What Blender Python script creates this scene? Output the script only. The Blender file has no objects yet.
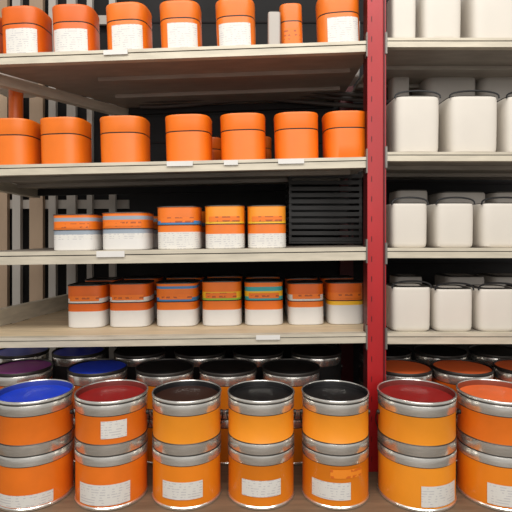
import bpy, bmesh, math, random
from mathutils import Vector
random.seed(7)
sc=bpy.context.scene
sc.view_settings.view_transform='Standard'
EYE=1.1; F=480.0; D=1.80; BK=2.57
def X(u,y=D): return (u-256)/F*y
def Z(v,y=D): return EYE-(v-235)/F*y
def lin(c):
    return tuple(((x/255)/12.92 if x/255<=0.04045 else (((x/255)+0.055)/1.055)**2.4) for x in c)+(1,)
_m={}
def mat(name,col,rough=.5,metal=0,var=.12,scale=9,stretch=(1,1,1),bump=0.0,spec=.5):
    if name in _m: return _m[name]
    m=bpy.data.materials.new(name); m.use_nodes=True; nt=m.node_tree; N=nt.nodes; L=nt.links
    b=N['Principled BSDF']; c=lin(col)
    tc=N.new('ShaderNodeTexCoord'); mp=N.new('ShaderNodeMapping'); mp.inputs['Scale'].default_value=stretch
    no=N.new('ShaderNodeTexNoise'); no.inputs['Scale'].default_value=scale; no.inputs['Detail'].default_value=6
    cr=N.new('ShaderNodeValToRGB')
    cr.color_ramp.elements[0].position=.3; cr.color_ramp.elements[1].position=.7
    cr.color_ramp.elements[0].color=tuple(x*(1-var) for x in c[:3])+(1,)
    cr.color_ramp.elements[1].color=tuple(min(1,x*(1+var)) for x in c[:3])+(1,)
    L.new(tc.outputs['Object'],mp.inputs['Vector']); L.new(mp.outputs[0],no.inputs['Vector'])
    L.new(no.outputs['Fac'],cr.inputs[0]); L.new(cr.outputs[0],b.inputs['Base Color'])
    b.inputs['Roughness'].default_value=rough; b.inputs['Metallic'].default_value=metal
    b.inputs['Specular IOR Level'].default_value=spec
    if bump:
        bp=N.new('ShaderNodeBump'); bp.inputs['Strength'].default_value=bump; bp.inputs['Distance'].default_value=.003
        L.new(no.outputs['Fac'],bp.inputs['Height']); L.new(bp.outputs[0],b.inputs['Normal'])
    _m[name]=m; return m
def textmat(name,base,ink,lines=110,thr=.1,noise=90,rough=.5):
    """printed paper: rows of text-like dashes"""
    if name in _m: return _m[name]
    m=bpy.data.materials.new(name); m.use_nodes=True; nt=m.node_tree; N=nt.nodes; L=nt.links
    b=N['Principled BSDF']; b.inputs['Roughness'].default_value=rough
    tc=N.new('ShaderNodeTexCoord'); sp=N.new('ShaderNodeSeparateXYZ'); L.new(tc.outputs['Object'],sp.inputs[0])
    mu=N.new('ShaderNodeMath'); mu.operation='MULTIPLY'; mu.inputs[1].default_value=lines*6.28; L.new(sp.outputs['Z'],mu.inputs[0])
    si=N.new('ShaderNodeMath'); si.operation='SINE'; L.new(mu.outputs[0],si.inputs[0])
    gt=N.new('ShaderNodeMath'); gt.operation='GREATER_THAN'; gt.inputs[1].default_value=thr; L.new(si.outputs[0],gt.inputs[0])
    mp=N.new('ShaderNodeMapping'); mp.inputs['Scale'].default_value=(noise,noise*.3,noise*.55); L.new(tc.outputs['Object'],mp.inputs['Vector'])
    no=N.new('ShaderNodeTexNoise'); no.inputs['Scale'].default_value=1; no.inputs['Detail'].default_value=2; L.new(mp.outputs[0],no.inputs['Vector'])
    g2=N.new('ShaderNodeMath'); g2.operation='GREATER_THAN'; g2.inputs[1].default_value=.52; L.new(no.outputs['Fac'],g2.inputs[0])
    mm=N.new('ShaderNodeMath'); mm.operation='MULTIPLY'; L.new(gt.outputs[0],mm.inputs[0]); L.new(g2.outputs[0],mm.inputs[1])
    mx=N.new('ShaderNodeMix'); mx.data_type='RGBA'; mx.inputs['A'].default_value=lin(base); mx.inputs['B'].default_value=lin(ink)
    L.new(mm.outputs[0],mx.inputs['Factor']); L.new(mx.outputs['Result'],b.inputs['Base Color'])
    _m[name]=m; return m

ORG=mat('paint_orange',(232,116,24),.38,0,.06,14)
ORB=mat('paint_orange_bright',(242,116,14),.42,0,.05,14)
ORD=mat('paint_orange_deep',(220,100,20),.4,0,.06,14)
AMB=mat('paint_amber',(244,150,34),.36,0,.05,10)
AML=mat('paint_amber_deep',(236,132,22),.36,0,.05,10)
YEL=mat('paint_yellow',(246,190,40),.4,0,.05)
SIL=mat('tin_metal',(232,228,220),.22,.88,.10,20,(1,1,6),.1)
SILD=mat('tin_metal_dark',(70,66,62),.45,.7,.2,20)
WHT=textmat('label_white',(222,218,210),(196,192,190),120,.45)
WHP=mat('paper_white',(222,218,212),.6,0,.03)
TXO=textmat('print_orange',(236,118,22),(176,84,30),60,.2,55)
TXA=textmat('print_amber',(240,138,30),(214,104,18),50,.2,50)
BLK=mat('lid_black',(24,23,24),.35,0,.3,20)
BLU=mat('lid_blue',(30,66,205),.35,0,.15)
BLV=mat('lid_blue_violet',(58,74,205),.35,0,.15)
NAV=mat('lid_navy',(40,64,150),.35,0,.15)
PUR=mat('lid_purple',(140,44,136),.35,0,.15)
RED=mat('lid_red',(150,30,28),.35,0,.15)
BRN=mat('lid_brown',(54,30,22),.4,0,.2)
RUS=mat('lid_rust',(240,110,54),.4,0,.12)
STB=mat('stripe_blue',(70,130,180),.4,0,.05)
STT=mat('stripe_teal',(60,165,165),.4,0,.05)
STG=mat('stripe_grey',(150,160,170),.4,0,.05)
GRN=mat('stripe_green',(150,190,60),.4,0,.05)
CRM=mat('container_cream',(216,208,196),.5,0,.03,6)
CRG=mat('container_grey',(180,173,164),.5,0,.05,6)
SHM=mat('shelf_paint',(160,150,138),.5,.1,.13,14,(.6,2,3),.15)
EDG=mat('shelf_edge',(200,190,170),.45,.1,.14,10,(.8,1,5),.15)
WOD=mat('deck_wood',(212,190,156),.6,0,.14,12,(.5,5,1),.15)
WDD=mat('base_deck_wood',(120,98,76),.6,0,.2,12,(.5,5,1),.15)
POST=mat('post_red',(172,24,28),.4,0,.10,10,(1,1,.3))
POSTD=mat('post_red_dark',(84,10,14),.5,.1,.12)
SLOT=mat('slot_dark',(22,12,12),.8)
GRY=mat('slat_grey',(186,178,168),.6,0,.1,8,(1,1,.3))
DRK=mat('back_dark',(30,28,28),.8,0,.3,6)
STEEL=mat('bracket_steel',(120,114,108),.45,.6,.2)

col=sc.collection
def finish(bm,name,mats,loc=(0,0,0),parent=None,rot=(0,0,0),smooth=None):
    me=bpy.data.meshes.new(name)
    if smooth is None: bmesh.ops.recalc_face_normals(bm,faces=bm.faces[:])
    bm.to_mesh(me); bm.free()
    for m in mats: me.materials.append(m)
    if smooth:
        for p in me.polygons: p.use_smooth=True
        me.set_sharp_from_angle(angle=math.radians(smooth))
    o=bpy.data.objects.new(name,me); o.location=loc; o.rotation_euler=rot; col.objects.link(o)
    if parent: o.parent=parent
    return o
def empty(name,loc=(0,0,0)):
    e=bpy.data.objects.new(name,None); e.location=loc; e.empty_display_size=.1; col.objects.link(e); return e
def bx(bm,x0,x1,y0,y1,z0,z1,mi=0,sl=0.0,xr=0.0):
    vs=[bm.verts.new((x,y,z+sl*(x-xr))) for z in (z0,z1) for (x,y) in ((x0,y0),(x1,y0),(x1,y1),(x0,y1))]
    for f in ((0,3,2,1),(4,5,6,7),(0,1,5,4),(1,2,6,5),(2,3,7,6),(3,0,4,7)):
        fc=bm.faces.new([vs[i] for i in f]); fc.material_index=mi
def prism(bm,poly,zf,t,mi=0,mb=None):
    a=[bm.verts.new((x,y,zf(x)-t)) for x,y in poly]; b=[bm.verts.new((x,y,zf(x))) for x,y in poly]
    n=len(poly)
    bm.faces.new(b).material_index=mi; bm.faces.new(a[::-1]).material_index=mi if mb is None else mb
    for i in range(n): bm.faces.new((a[i],a[(i+1)%n],b[(i+1)%n],b[i])).material_index=mi
def tube(bm,pts,r,mi=0,n=8):
    pts=[Vector(p) for p in pts]; rings=[]
    for i,p in enumerate(pts):
        t=(pts[min(i+1,len(pts)-1)]-pts[max(i-1,0)]).normalized()
        up=Vector((0,1,0)) if abs(t.y)<.9 else Vector((0,0,1))
        a=t.cross(up).normalized(); b=t.cross(a)
        rings.append([bm.verts.new(p+r*(math.cos(k*2*math.pi/n)*a+math.sin(k*2*math.pi/n)*b)) for k in range(n)])
    for i in range(len(rings)-1):
        for k in range(n):
            bm.faces.new((rings[i][k],rings[i+1][k],rings[i+1][(k+1)%n],rings[i][(k+1)%n])).material_index=mi
    bm.faces.new(rings[0]).material_index=mi; bm.faces.new(rings[-1][::-1]).material_index=mi
NS=64
def sec(k,r,ex,dy=1.0):
    a=k*2*math.pi/NS; c,s=math.cos(a),math.sin(a); e=2/ex
    return (math.copysign(abs(c)**e,c)*r, math.copysign(abs(s)**e,s)*r*dy)
def loft(bm,prof,ex=2,dy=1.0):
    """prof: list of (r,z,mat) ; mat colours the segment above the ring; caps both ends"""
    rings=[]
    for r,z,m in prof:
        rings.append([bm.verts.new((*sec(k,r,ex,dy),z)) for k in range(NS)])
    for i in range(len(rings)-1):
        for k in range(NS):
            f=bm.faces.new((rings[i][k],rings[i][(k+1)%NS],rings[i+1][(k+1)%NS],rings[i+1][k])); f.material_index=prof[i][2]
    bm.faces.new(rings[0][::-1]).material_index=prof[0][2]
    bm.faces.new(rings[-1]).material_index=prof[-1][2]
def patch(bm,k0,k1,z0,z1,r,mi,ex=2,dy=1.0,off=.0018):
    b=NS*3//4; A=[];B=[]
    for k in range(k0,k1+1):
        x,y=sec((b+k)%NS,r+off,ex,dy); A.append(bm.verts.new((x,y,z0))); B.append(bm.verts.new((x,y,z1)))
    for i in range(len(A)-1): bm.faces.new((A[i],A[i+1],B[i+1],B[i])).material_index=mi

def big_can(x,y,z,r,h,body,lid,low=None,labels=(),rotz=0,rim=None,rec=.02,inner=None):
    """large double-band paint can with silver chimes, recessed lid, ears and bail"""
    low=low or body
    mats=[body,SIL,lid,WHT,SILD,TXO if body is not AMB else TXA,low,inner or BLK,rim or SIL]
    bm=bmesh.new(); m=.505*h
    P=[(r*.965,0,1),(r*.995,.002,1),(r*.995,.008,1),(r*.97,.011,6),(r*.97,m-.037,4),(r*.988,m-.034,1),(r*.990,m-.004,4),
       (r*.98,m-.002,4),(r*.98,m,1),(r*.99,m+.002,1),(r*.988,m+.033,4),(r*.97,m+.036,0),(r*.97,h-.050,4),
       (r*.982,h-.047,1),(r*.984,h-.014,4),(r*.97,h-.011,8),(r,h-.008,8),(r,h-.002,8),(r*.99,h,8),(r*.965,h,8),(r*.955,h-.003,7),(r*.95,h-rec,7),
       (r*.94,h-rec-.001,2),(r*.6,h-rec,2),(r*.3,h-rec+.001,2)]
    loft(bm,P)
    for (k0,k1,f0,f1,mi) in labels: patch(bm,k0,k1,f0*h,f1*h,r*.97,mi)
    for s in (-1,1):
        tube(bm,[(s*r*.97,0,h-.075),(s*(r+.004),0,h-.075)],.008,4,12)
    pts=[]
    for i in range(17):
        a=math.pi*i/16
        pts.append((-(r+.004)*math.cos(a), (r+.006)*math.sin(a), h-.075-.15*math.sin(a)))
    tube(bm,pts,.0022,4,6)
    return finish(bm,'paint_can',mats,(x,y,z),None,(0,0,rotz),35)

def pail(x,y,z,r,h,body,tilt=0,label=None,rotz=0,top=None):
    """plain orange can with lid collar"""
    top=top or body
    mats=[body,top,SILD,WHT,BLK,TXO]
    bm=bmesh.new()
    P=[(r*.95,0,0),(r*.975,.003,0),(r*.98,h*.3,0),(r*.985,h*.62,0),(r*.985,h*.625,2),(r*.97,h*.635,2),(r*.985,h*.65,1),(r*.99,h*.9,1),(r*.997,h*.93,1),(r,h*.96,1),
       (r*.985,h*.985,1),(r*.95,h*.99,2),(r*.9,h*.98,1),(r*.8,h*.985,1),(r*.7,h*1.01,1),(r*.62,h*1.025,1),(r*.2,h*1.03,1)]
    ex=3.2
    loft(bm,P,ex)
    if label=='low': patch(bm,-8,7,h*.03,h*.50,r*.98,3,ex)
    if label=='lowr': patch(bm,-4,9,h*.03,h*.54,r*.98,3,ex)
    if label=='print': patch(bm,-6,6,h*.15,h*.5,r*.98,5,ex)
    return finish(bm,'paint_pail',mats,(x,y,z),None,(0,-tilt,rotz),35)

def tin(x,y,z,r,h,scheme,tilt=0,rotz=0):
    """square-shouldered tin pair with printed stripes; scheme = list of (fraction, material)"""
    mats=[m for _,m in scheme]; nb=len(mats); mats=mats+[SILD,BLK,TXO]
    bm=bmesh.new(); P=[(r*.95,0,0),(r*.975,.003,0)]
    f0=0
    for i,(f,m) in enumerate(scheme):
        P.append((r*.975,max(f0,.02)*h,i)); P.append((r*.975,(f-.004)*h,i)); f0=f
        if abs(f-.56)<.03 :
            P+= [(r*1.0,(f-.003)*h,nb),(r*1.0,(f+.008)*h,nb),(r*.965,(f+.014)*h,nb)]
            f0=f+.016
    P+= [(r*.985,h*.965,nb-1),(r,h*.975,nb),(r*.99,h*.995,nb),(r*.93,h,nb+1),(r*.9,h*.98,nb+1),(r*.5,h*.98,nb+1),(r*.46,h*1.0,nb+1),(r*.2,h*1.0,nb+1)]
    loft(bm,P,4.2)
    patch(bm,-6,6,h*.62,h*.74,r*.975,nb+2,4.2)
    return finish(bm,'square_paint_tin',mats,(x,y,z),None,(0,-tilt,rotz),35)

def jug(x,y,z,r,h,m=CRM,dy=1.0,handle=True):
    bm=bmesh.new()
    P=[(r*.88,0,0),(r*.95,.006,0),(r*.975,h*.1,0),(r*.99,h*.6,0),(r*.99,h*.92,0),(r*.98,h*.96,0),(r*.96,h*.978,0),(r*.94,h*.982,1),
       (r*.94,h*.984,1),(r*.95,h*.987,1),(r*.95,h*.997,1),(r*.9,h*1.003,1),(r*.6,h*1.006,0),(r*.3,h*1.006,0)]
    loft(bm,P,5.5,dy)
    if handle:
        pts=[(-(r*.97)*math.cos(math.pi*i/14), -r*.9, h*.955+.028*math.sin(math.pi*i/14)**.6) for i in range(15)]
        tube(bm,pts,.0034,2,6)
    return finish(bm,'white_plastic_container',[m,SILD,BLK],(x,y,z),None,(0,0,0),35)

# ---------------- room ----------------
bm=bmesh.new(); bx(bm,-4,4,-1.5,3.6,-.05,0); finish(bm,'floor',[mat('concrete_floor',(120,112,104),.6,0,.15,3)])
bm=bmesh.new(); bx(bm,-4,4,3.5,3.6,0,3.4); finish(bm,'wall_back',[mat('wall_grey',(120,112,104),.8,0,.12,3)])

# ---------------- shelving ----------------
unit=empty('shelving_unit',(0,0,0))
xl=X(-45); xr=X(366)
def line(vl,vr):
    zl,zr=Z(vl),Z(vr); x0=X(0); x1=X(367); s=(zr-zl)/(x1-x0)
    return (lambda x: zl+s*(x-x0)), s
S={}
edges={1:(54,41,10.5),2:(165,157,10.5),3:(252,247,13),4:(338,333,10)}
backleft={1:X(130,BK),2:X(40,BK),3:X(60,BK),4:X(72,BK)}
for k,(vl,vr,th) in edges.items():
    zf,s=line(vl,vr); S[k]=(zf,s); t=th*D/F
    bm=bmesh.new()
    prism(bm,[(xl,D+.006),(xr,D+.006),(xr,D+.078),(xr+.032,D+.078),(xr+.032,BK),(backleft[k],BK)],lambda x:zf(x)-.001,.014,0)
    bx(bm,xl,xr,D,D+.03,zf(0)-t,zf(0)-t*.38,1,s); bx(bm,xl,xr,D+.004,D+.03,zf(0)-t*.38,zf(0)-t*.3,2,s); bx(bm,xl,xr,D-.003,D+.03,zf(0)-t*.3,zf(0),1,s)
    bx(bm,backleft[k],xr,BK-.03,BK,zf(0)-.05,zf(0)-.016,3,s)
    for yy in (2.05,2.3): bx(bm,backleft[k]+.0,xr-.01,yy,yy+.03,zf(0)-.032,zf(0)-.0155,0,s)
    finish(bm,'shelf_deck_%d'%k,[SHM if k<4 else WOD,EDG,SILD,DRK],(0,0,0),unit)
    bm=bmesh.new()
    a=Vector((xl,D+.035,0)); b=Vector((backleft[k],BK,0)); d=(b-a).normalized(); n=Vector((-d.y,d.x,0))*.035
    up=(.0,.07) if k==4 else (-.06,-.016)
    q=[a,b,b+n,a+n]
    lo=[bm.verts.new((p.x,p.y,zf(p.x)+up[0])) for p in q]; hi=[bm.verts.new((p.x,p.y,zf(p.x)+up[1])) for p in q]
    bm.faces.new(lo[::-1]); bm.faces.new(hi)
    for i in range(4): bm.faces.new((lo[i],lo[(i+1)%4],hi[(i+1)%4],hi[i]))
    finish(bm,'end_beam_%d'%k,[EDG],(0,0,0),unit)
    bm=bmesh.new()
    tags={1:[(104,128)],2:[(167,193),(224,238),(278,304)],3:[(97,125)],4:[(256,280)]}[k]
    for u0,u1 in tags:
        x0,x1=X(u0),X(u1); bx(bm,x0,x1,D-.0075,D-.0035,zf(0)-t*.5,zf(0)-.002,0,s)
    finish(bm,'price_tags_%d'%k,[WHP],(0,0,0),unit)
# right bay
R={1:(38,9),2:(152,9),3:(248,10),4:(333,11)}
RZ={}
x0r=X(387); x1r=X(640)
for k,(v,th) in R.items():
    z=Z(v); t=th*D/F; RZ[k]=z; bm=bmesh.new()
    bx(bm,x0r,x1r,D+.006,BK,z-.015,z-.001,0)
    bx(bm,x0r,x1r,D,D+.03,z-t,z-t*.38,1); bx(bm,x0r,x1r,D+.004,D+.03,z-t*.38,z-t*.3,2); bx(bm,x0r,x1r,D-.003,D+.03,z-t*.3,z,1)
    for yy in (2.05,2.3): bx(bm,x0r,x1r,yy,yy+.03,z-.032,z-.0155,0)
    finish(bm,'right_shelf_deck_%d'%k,[SHM,EDG,SILD,DRK],(0,0,0),unit)
def post(u0,u1,name,y0=D+.0,w=.07,rear=True):
    bm=bmesh.new(); a,b=X(u0),X(u1)
    zt=2.6
    bx(bm,a,b,y0,y0+.006,0,zt,0)
    bx(bm,a,a+.006,y0+.006,y0+w,0,zt,1); bx(bm,b-.006,b,y0+.006,y0+w,0,zt,1)
    bx(bm,b-.010,b-.005,y0-.006,y0,0,zt,1)
    z=.1
    while z<2.5:
        bx(bm,a+.014,a+.017,y0-.001,y0+.002,z,z+.02,1); z+=.075
    finish(bm,name,[POST,POSTD,SLOT],(0,0,0),unit)
    if rear:
        bm=bmesh.new(); bx(bm,a+.034,b+.034,BK+.002,BK+.05,0,zt,0); finish(bm,name+'_rear',[POSTD],(0,0,0),unit)
post(367.5,386,'upright_post')
post(-66,-48,'upright_post_left',rear=False)
bm=bmesh.new()
for k in (1,2,3,4):
    z=S[k][0](xr); bx(bm,xr-.0,xr+.004,D-.008,D+.02,z-.06,z+.03,0)
    z=RZ[k]; bx(bm,X(385),X(387),D-.006,D+.05,z-.06,z+.02,0)
finish(bm,'beam_brackets',[STEEL],(0,0,0),unit)
BZ=.212
bm=bmesh.new()
bx(bm,X(-60),X(640),1.50,BK,BZ-.02,BZ,0); bx(bm,X(-60),X(640),1.50,1.53,BZ-.10,BZ-.02,1)
bx(bm,X(-60),X(640),1.56,1.6,0,BZ-.02,2)
finish(bm,'base_deck',[WDD,EDG,SILD],(0,0,0),unit)
bm=bmesh.new()
bx(bm,X(128,2.6),X(640),2.63,2.65,0,2.6,0)
for i in range(9): 
    z=.5+i*.22; bx(bm,X(128,2.6),X(640),2.622,2.63,z,z+.01,1)
finish(bm,'back_panel',[DRK,SLOT],(0,0,0),unit)
bm=bmesh.new()
for i,u in enumerate((-40,-14,14,31,50,68,88,110)):
    x=X(u,2.72); w=(.11,.13,.045,.075,.04,.05,.03,.035)[i]; bx(bm,x,x+w,2.70,2.73,0,2.5,2 if i in (1,3) else 0)
for z in (.5,1.25,2.3): bx(bm,X(-60,2.72),X(128,2.72),2.731,2.75,z,z+.05,0)
bx(bm,X(-60,2.72),X(128,2.72),2.80,2.82,0,2.5,1)
finish(bm,'slatted_panel',[GRY,DRK,mat('slat_beige',(176,150,124),.6,0,.12,8,(1,1,.3))],(0,0,0),unit)
bm=bmesh.new()
for j,(v,y) in enumerate(((101,2.45),(107,2.5),(95,2.4))):
    pts=[]
    for i in range(20):
        u=140+i*12; pts.append((X(u,y),y,Z(v-4+7*math.cos(i/19*math.pi*2-.5+j*.3)*.5,y)))
    tube(bm,pts,.012,0,8)
finish(bm,'cable_bundle',[mat('cable_grey',(80,72,66),.5)],(0,0,0),None,(0,0,0),40)

# ---------------- row 1 ----------------
def fit(a,b,yf,q=1.0):
    """radius + centre for something whose front sits at depth yf"""
    k=(b-a)/F/2; w=k*yf/(1-k*q); yc=yf+w
    return w,X((a+b)/2,yf+w*q),yc
for (a,b,lab,bd) in ((-42,3,'low',ORD),(8,50,'lowr',ORD),(57,99,'low',ORD),(110,152,'lowr',ORG),(162,203,'lowr',ORG),(217,257,'low',ORG),(317,360,'lowr',ORG)):
    w,x,yc=fit(a,b,D+.02); zf,s=S[1]
    pail(x,yc,zf(x)+.0005,w*.98,.192,bd,math.atan(s),lab,random.uniform(-.1,.1))
zf,s=S[1]
x=X(292,1.94); pail(x,1.94,zf(x)+.0005,.045,.2,ORG,math.atan(s),'print')
x=X(274,1.90); jug(x,1.90,zf(x)+.0005,.025,.16,CRG,1,False)
for i,u in enumerate((15,75,131,183,238,340)):
    y=2.28; x=X(u,y); jug(x,y,zf(x)+.0005,.085,.27,(CRM,CRG,WHP)[i%3],1,False)
# ---------------- row 2 ----------------
r2=((-6,40,ORG),(45,90,ORG),(103,150,ORG),(167,213,ORB),(221,267,ORB),(274,319,ORB),(323,366,ORB))
zf,s=S[2]
for a,b,bd in r2:
    w,x,yc=fit(a,b,D+.02)
    pail(x,yc,zf(x)+.0005,w*.97,.184,bd,math.atan(s),None,random.uniform(-.06,.06))
    if 150<a<250:
        pail(x+.03,yc+.27,zf(x+.03)+.0005,w,.15,ORD,math.atan(s))
# ---------------- row 3 ----------------
sA=[(.30,WHP),(.44,WHT),(.56,STG),(.80,ORG),(.9,STG),(1,ORG)]
sB=[(.40,WHT),(.56,ORG),(.66,STB),(1,ORG)]
sC=[(.34,WHT),(.56,ORG),(.62,YEL),(1,AMB)]
zf,s=S[3]
for a,b,vt,sc_ in ((56,101,214,sA),(104,152,212,sA),(158,202,206,sB),(205,246,205,sC),(247,287,205,sC)):
    w,x,yc=fit(a,b,D+.015,.8); z=zf(x)+.0005
    h=Z(vt,D+.02)-z; tin(x,yc,z,w*.97,h,sc_,math.atan(s))
    if a>100: tin(x,yc+.26,zf(x)+.0005,w*.95,h*.98,sc_,math.atan(s))
bm=bmesh.new()
cx0,cx1,cz=X(289,2.2),X(362,2.2),S[3][0](.4)+.006
for i in range(11): bx(bm,cx0,cx1,2.2,2.206,cz+.01+i*.029,cz+.028+i*.029,0)
for xx in (cx0,cx1-.012): 
    bx(bm,xx,xx+.012,2.206,2.22,cz,cz+.33,0); bx(bm,xx,xx+.012,2.44,2.46,cz,cz+.33,0)
for i in range(11):
    bx(bm,cx0,cx1,2.46,2.466,cz+.01+i*.029,cz+.028+i*.029,0)
    bx(bm,cx1-.006,cx1,2.22,2.44,cz+.01+i*.029,cz+.028+i*.029,0); bx(bm,cx0,cx0+.006,2.22,2.44,cz+.01+i*.029,cz+.028+i*.029,0)
bx(bm,cx0,cx1,2.2,2.466,cz,cz+.008,0)
finish(bm,'slatted_crate',[mat('crate_black',(46,44,42),.5,0,.2)])
# ---------------- row 4 ----------------
sD=[(.38,WHP),(.56,ORD),(.68,WHT),(1,ORD)]
sE=[(.38,WHP),(.56,ORG),(.66,STB),(.86,ORG),(.92,STB),(1,ORG)]
sF=[(.36,WHP),(.56,ORG),(.62,GRN),(.76,YEL),(1,ORG)]
sG=[(.36,WHP),(.56,ORB),(.66,STT),(.78,YEL),(.88,STT),(1,ORG)]
sH=[(.42,WHP),(.56,ORG),(.72,WHT),(1,ORD)]
sI=[(.46,WHP),(.56,YEL),(.76,ORG),(1,ORD)]
zf,s=S[4]
for a,b,vb,vt,sc_ in ((70,109,325,282,sD),(111,153,324,280,sD),(157,200,322,278,sE),(202,243,322,277,sF),(244,284,321,277,sG),(287,324,320,278,sH),(326,363,320,278,sI)):
    yf=D+.17
    w,x,yc=fit(a,b,yf,.8); z=zf(x)+.0005; t=math.atan(s)
    h=(vb-vt)*yf/F
    tin(x,yc,z,w*.97,h,sc_,t)
    tin(x,yc+w*2+.03,z,w*.95,h*1.02,sc_,t)
# ---------------- right bay ----------------
def rrow(k,items,dep=.02,handle=True,m=CRM):
    for a,b,vt in items:
        yf=D+dep; w,x,yc=fit(a,b,yf,.85); z=RZ[k]+.0005; h=Z(vt,yf+w*.3)-z
        jug(x,yc,z,w*.985,h,m,1,handle)
rrow(1,((389,414,-6),(417,457,-12),(463,512,-12),(516,560,-12)),.02,False)
rrow(2,((389,435,97),(441,491,97),(497,541,97)),.02)
rrow(3,((387,424,203),(430,469,203),(473,517,203)),.02)
rrow(4,((387,427,286),(429,468,288),(471,510,288),(513,556,288)),.02)
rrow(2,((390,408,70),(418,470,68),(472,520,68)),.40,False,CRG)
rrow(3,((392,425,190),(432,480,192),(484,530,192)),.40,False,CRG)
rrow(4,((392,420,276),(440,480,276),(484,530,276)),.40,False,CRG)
# ---------------- front cans ----------------
YF=1.66; H=.352; CZ=BZ+.0005
IR=mat('inner_red',(110,40,34),.4)
front=[(35,37.5,ORG,BLU,ORG,[(-9,9,.04,.15,3)],mat('inner_blue',(40,60,150),.4)),
 (112,36,ORG,RED,ORG,[(0,7,.66,.82,3),(-7,8,.0501,.24,3)],IR),
 (187,35,AMB,BRN,AML,[(-6,6,.10,.26,3)],None),
 (261,34,AMB,BLK,AML,[(-6,6,.12,.27,3)],None),
 (335,34,AMB,BLK,AML,[(-9,3,.09,.25,3),(-3,7,.29,.37,5)],None),
 (416,38.5,AMB,RED,AMB,[(-2,9,.05,.24,3)],IR),
 (497,38.5,ORG,RUS,AML,[(-7,6,.05,.24,3)],mat('inner_rust',(130,60,36),.4))]
for u,rp,bd,ld,lo,lb,inn in front:
    r=rp*YF/F; x=X(u,YF); big_can(x,YF,CZ,r*.985,H,bd,ld,lo,lb,0,None,.02,inn)
r=.118
Y2=1.965
for u,ld,bd in ((-35,BLK,ORD),(22,PUR,ORD),(98,BLU,ORD),(165,BLK,AML),(228,BLK,AML),(291,BLK,AML),(402,RUS,ORD),(462,RUS,ORD),(525,RUS,AML)):
    big_can(X(u,Y2),Y2,CZ,r,H,bd,ld,None,(),0,SILD,.005)
Y3=2.235
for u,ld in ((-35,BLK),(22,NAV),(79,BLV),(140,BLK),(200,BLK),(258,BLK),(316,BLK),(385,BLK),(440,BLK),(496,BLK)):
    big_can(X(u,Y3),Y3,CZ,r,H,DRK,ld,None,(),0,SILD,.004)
bm=bmesh.new(); x=X(16,2.15)
loft(bm,[(.03,0,0),(.03,.42,0),(.026,.425,1),(.012,.425,1),(.012,.41,1)])
finish(bm,'roller_sleeve',[ORD,BLK],(x,2.15,S[2][0](x)+.0005),None,(0,0,0),35)

# ---------------- lights ----------------
def area(name,loc,rot,sx,sy,p,c=(1,1,1)):
    l=bpy.data.lights.new(name,'AREA'); l.shape='RECTANGLE'; l.size=sx; l.size_y=sy; l.energy=p; l.color=c
    o=bpy.data.objects.new(name,l); o.location=loc; o.rotation_euler=rot; col.objects.link(o)
area('aisle_ceiling_light',(0,.1,3.1),(math.radians(28),0,0),4.0,.6,66,(1,.98,.94))
area('far_aisle_light',(.3,-2.2,2.2),(math.radians(68),0,0),4,1.5,64,(1,.98,.96))
w=bpy.data.worlds.new('store_world'); w.use_nodes=True; sc.world=w
w.node_tree.nodes['Background'].inputs[0].default_value=(1,.98,.95,1); w.node_tree.nodes['Background'].inputs[1].default_value=.46
# ---------------- camera ----------------
cd=bpy.data.cameras.new('camera'); cd.sensor_width=36; cd.lens=F/512*36; cd.shift_y=-21/512
co=bpy.data.objects.new('camera',cd); co.location=(0,0,EYE); co.rotation_euler=(math.radians(90),0,0); col.objects.link(co)
sc.camera=co
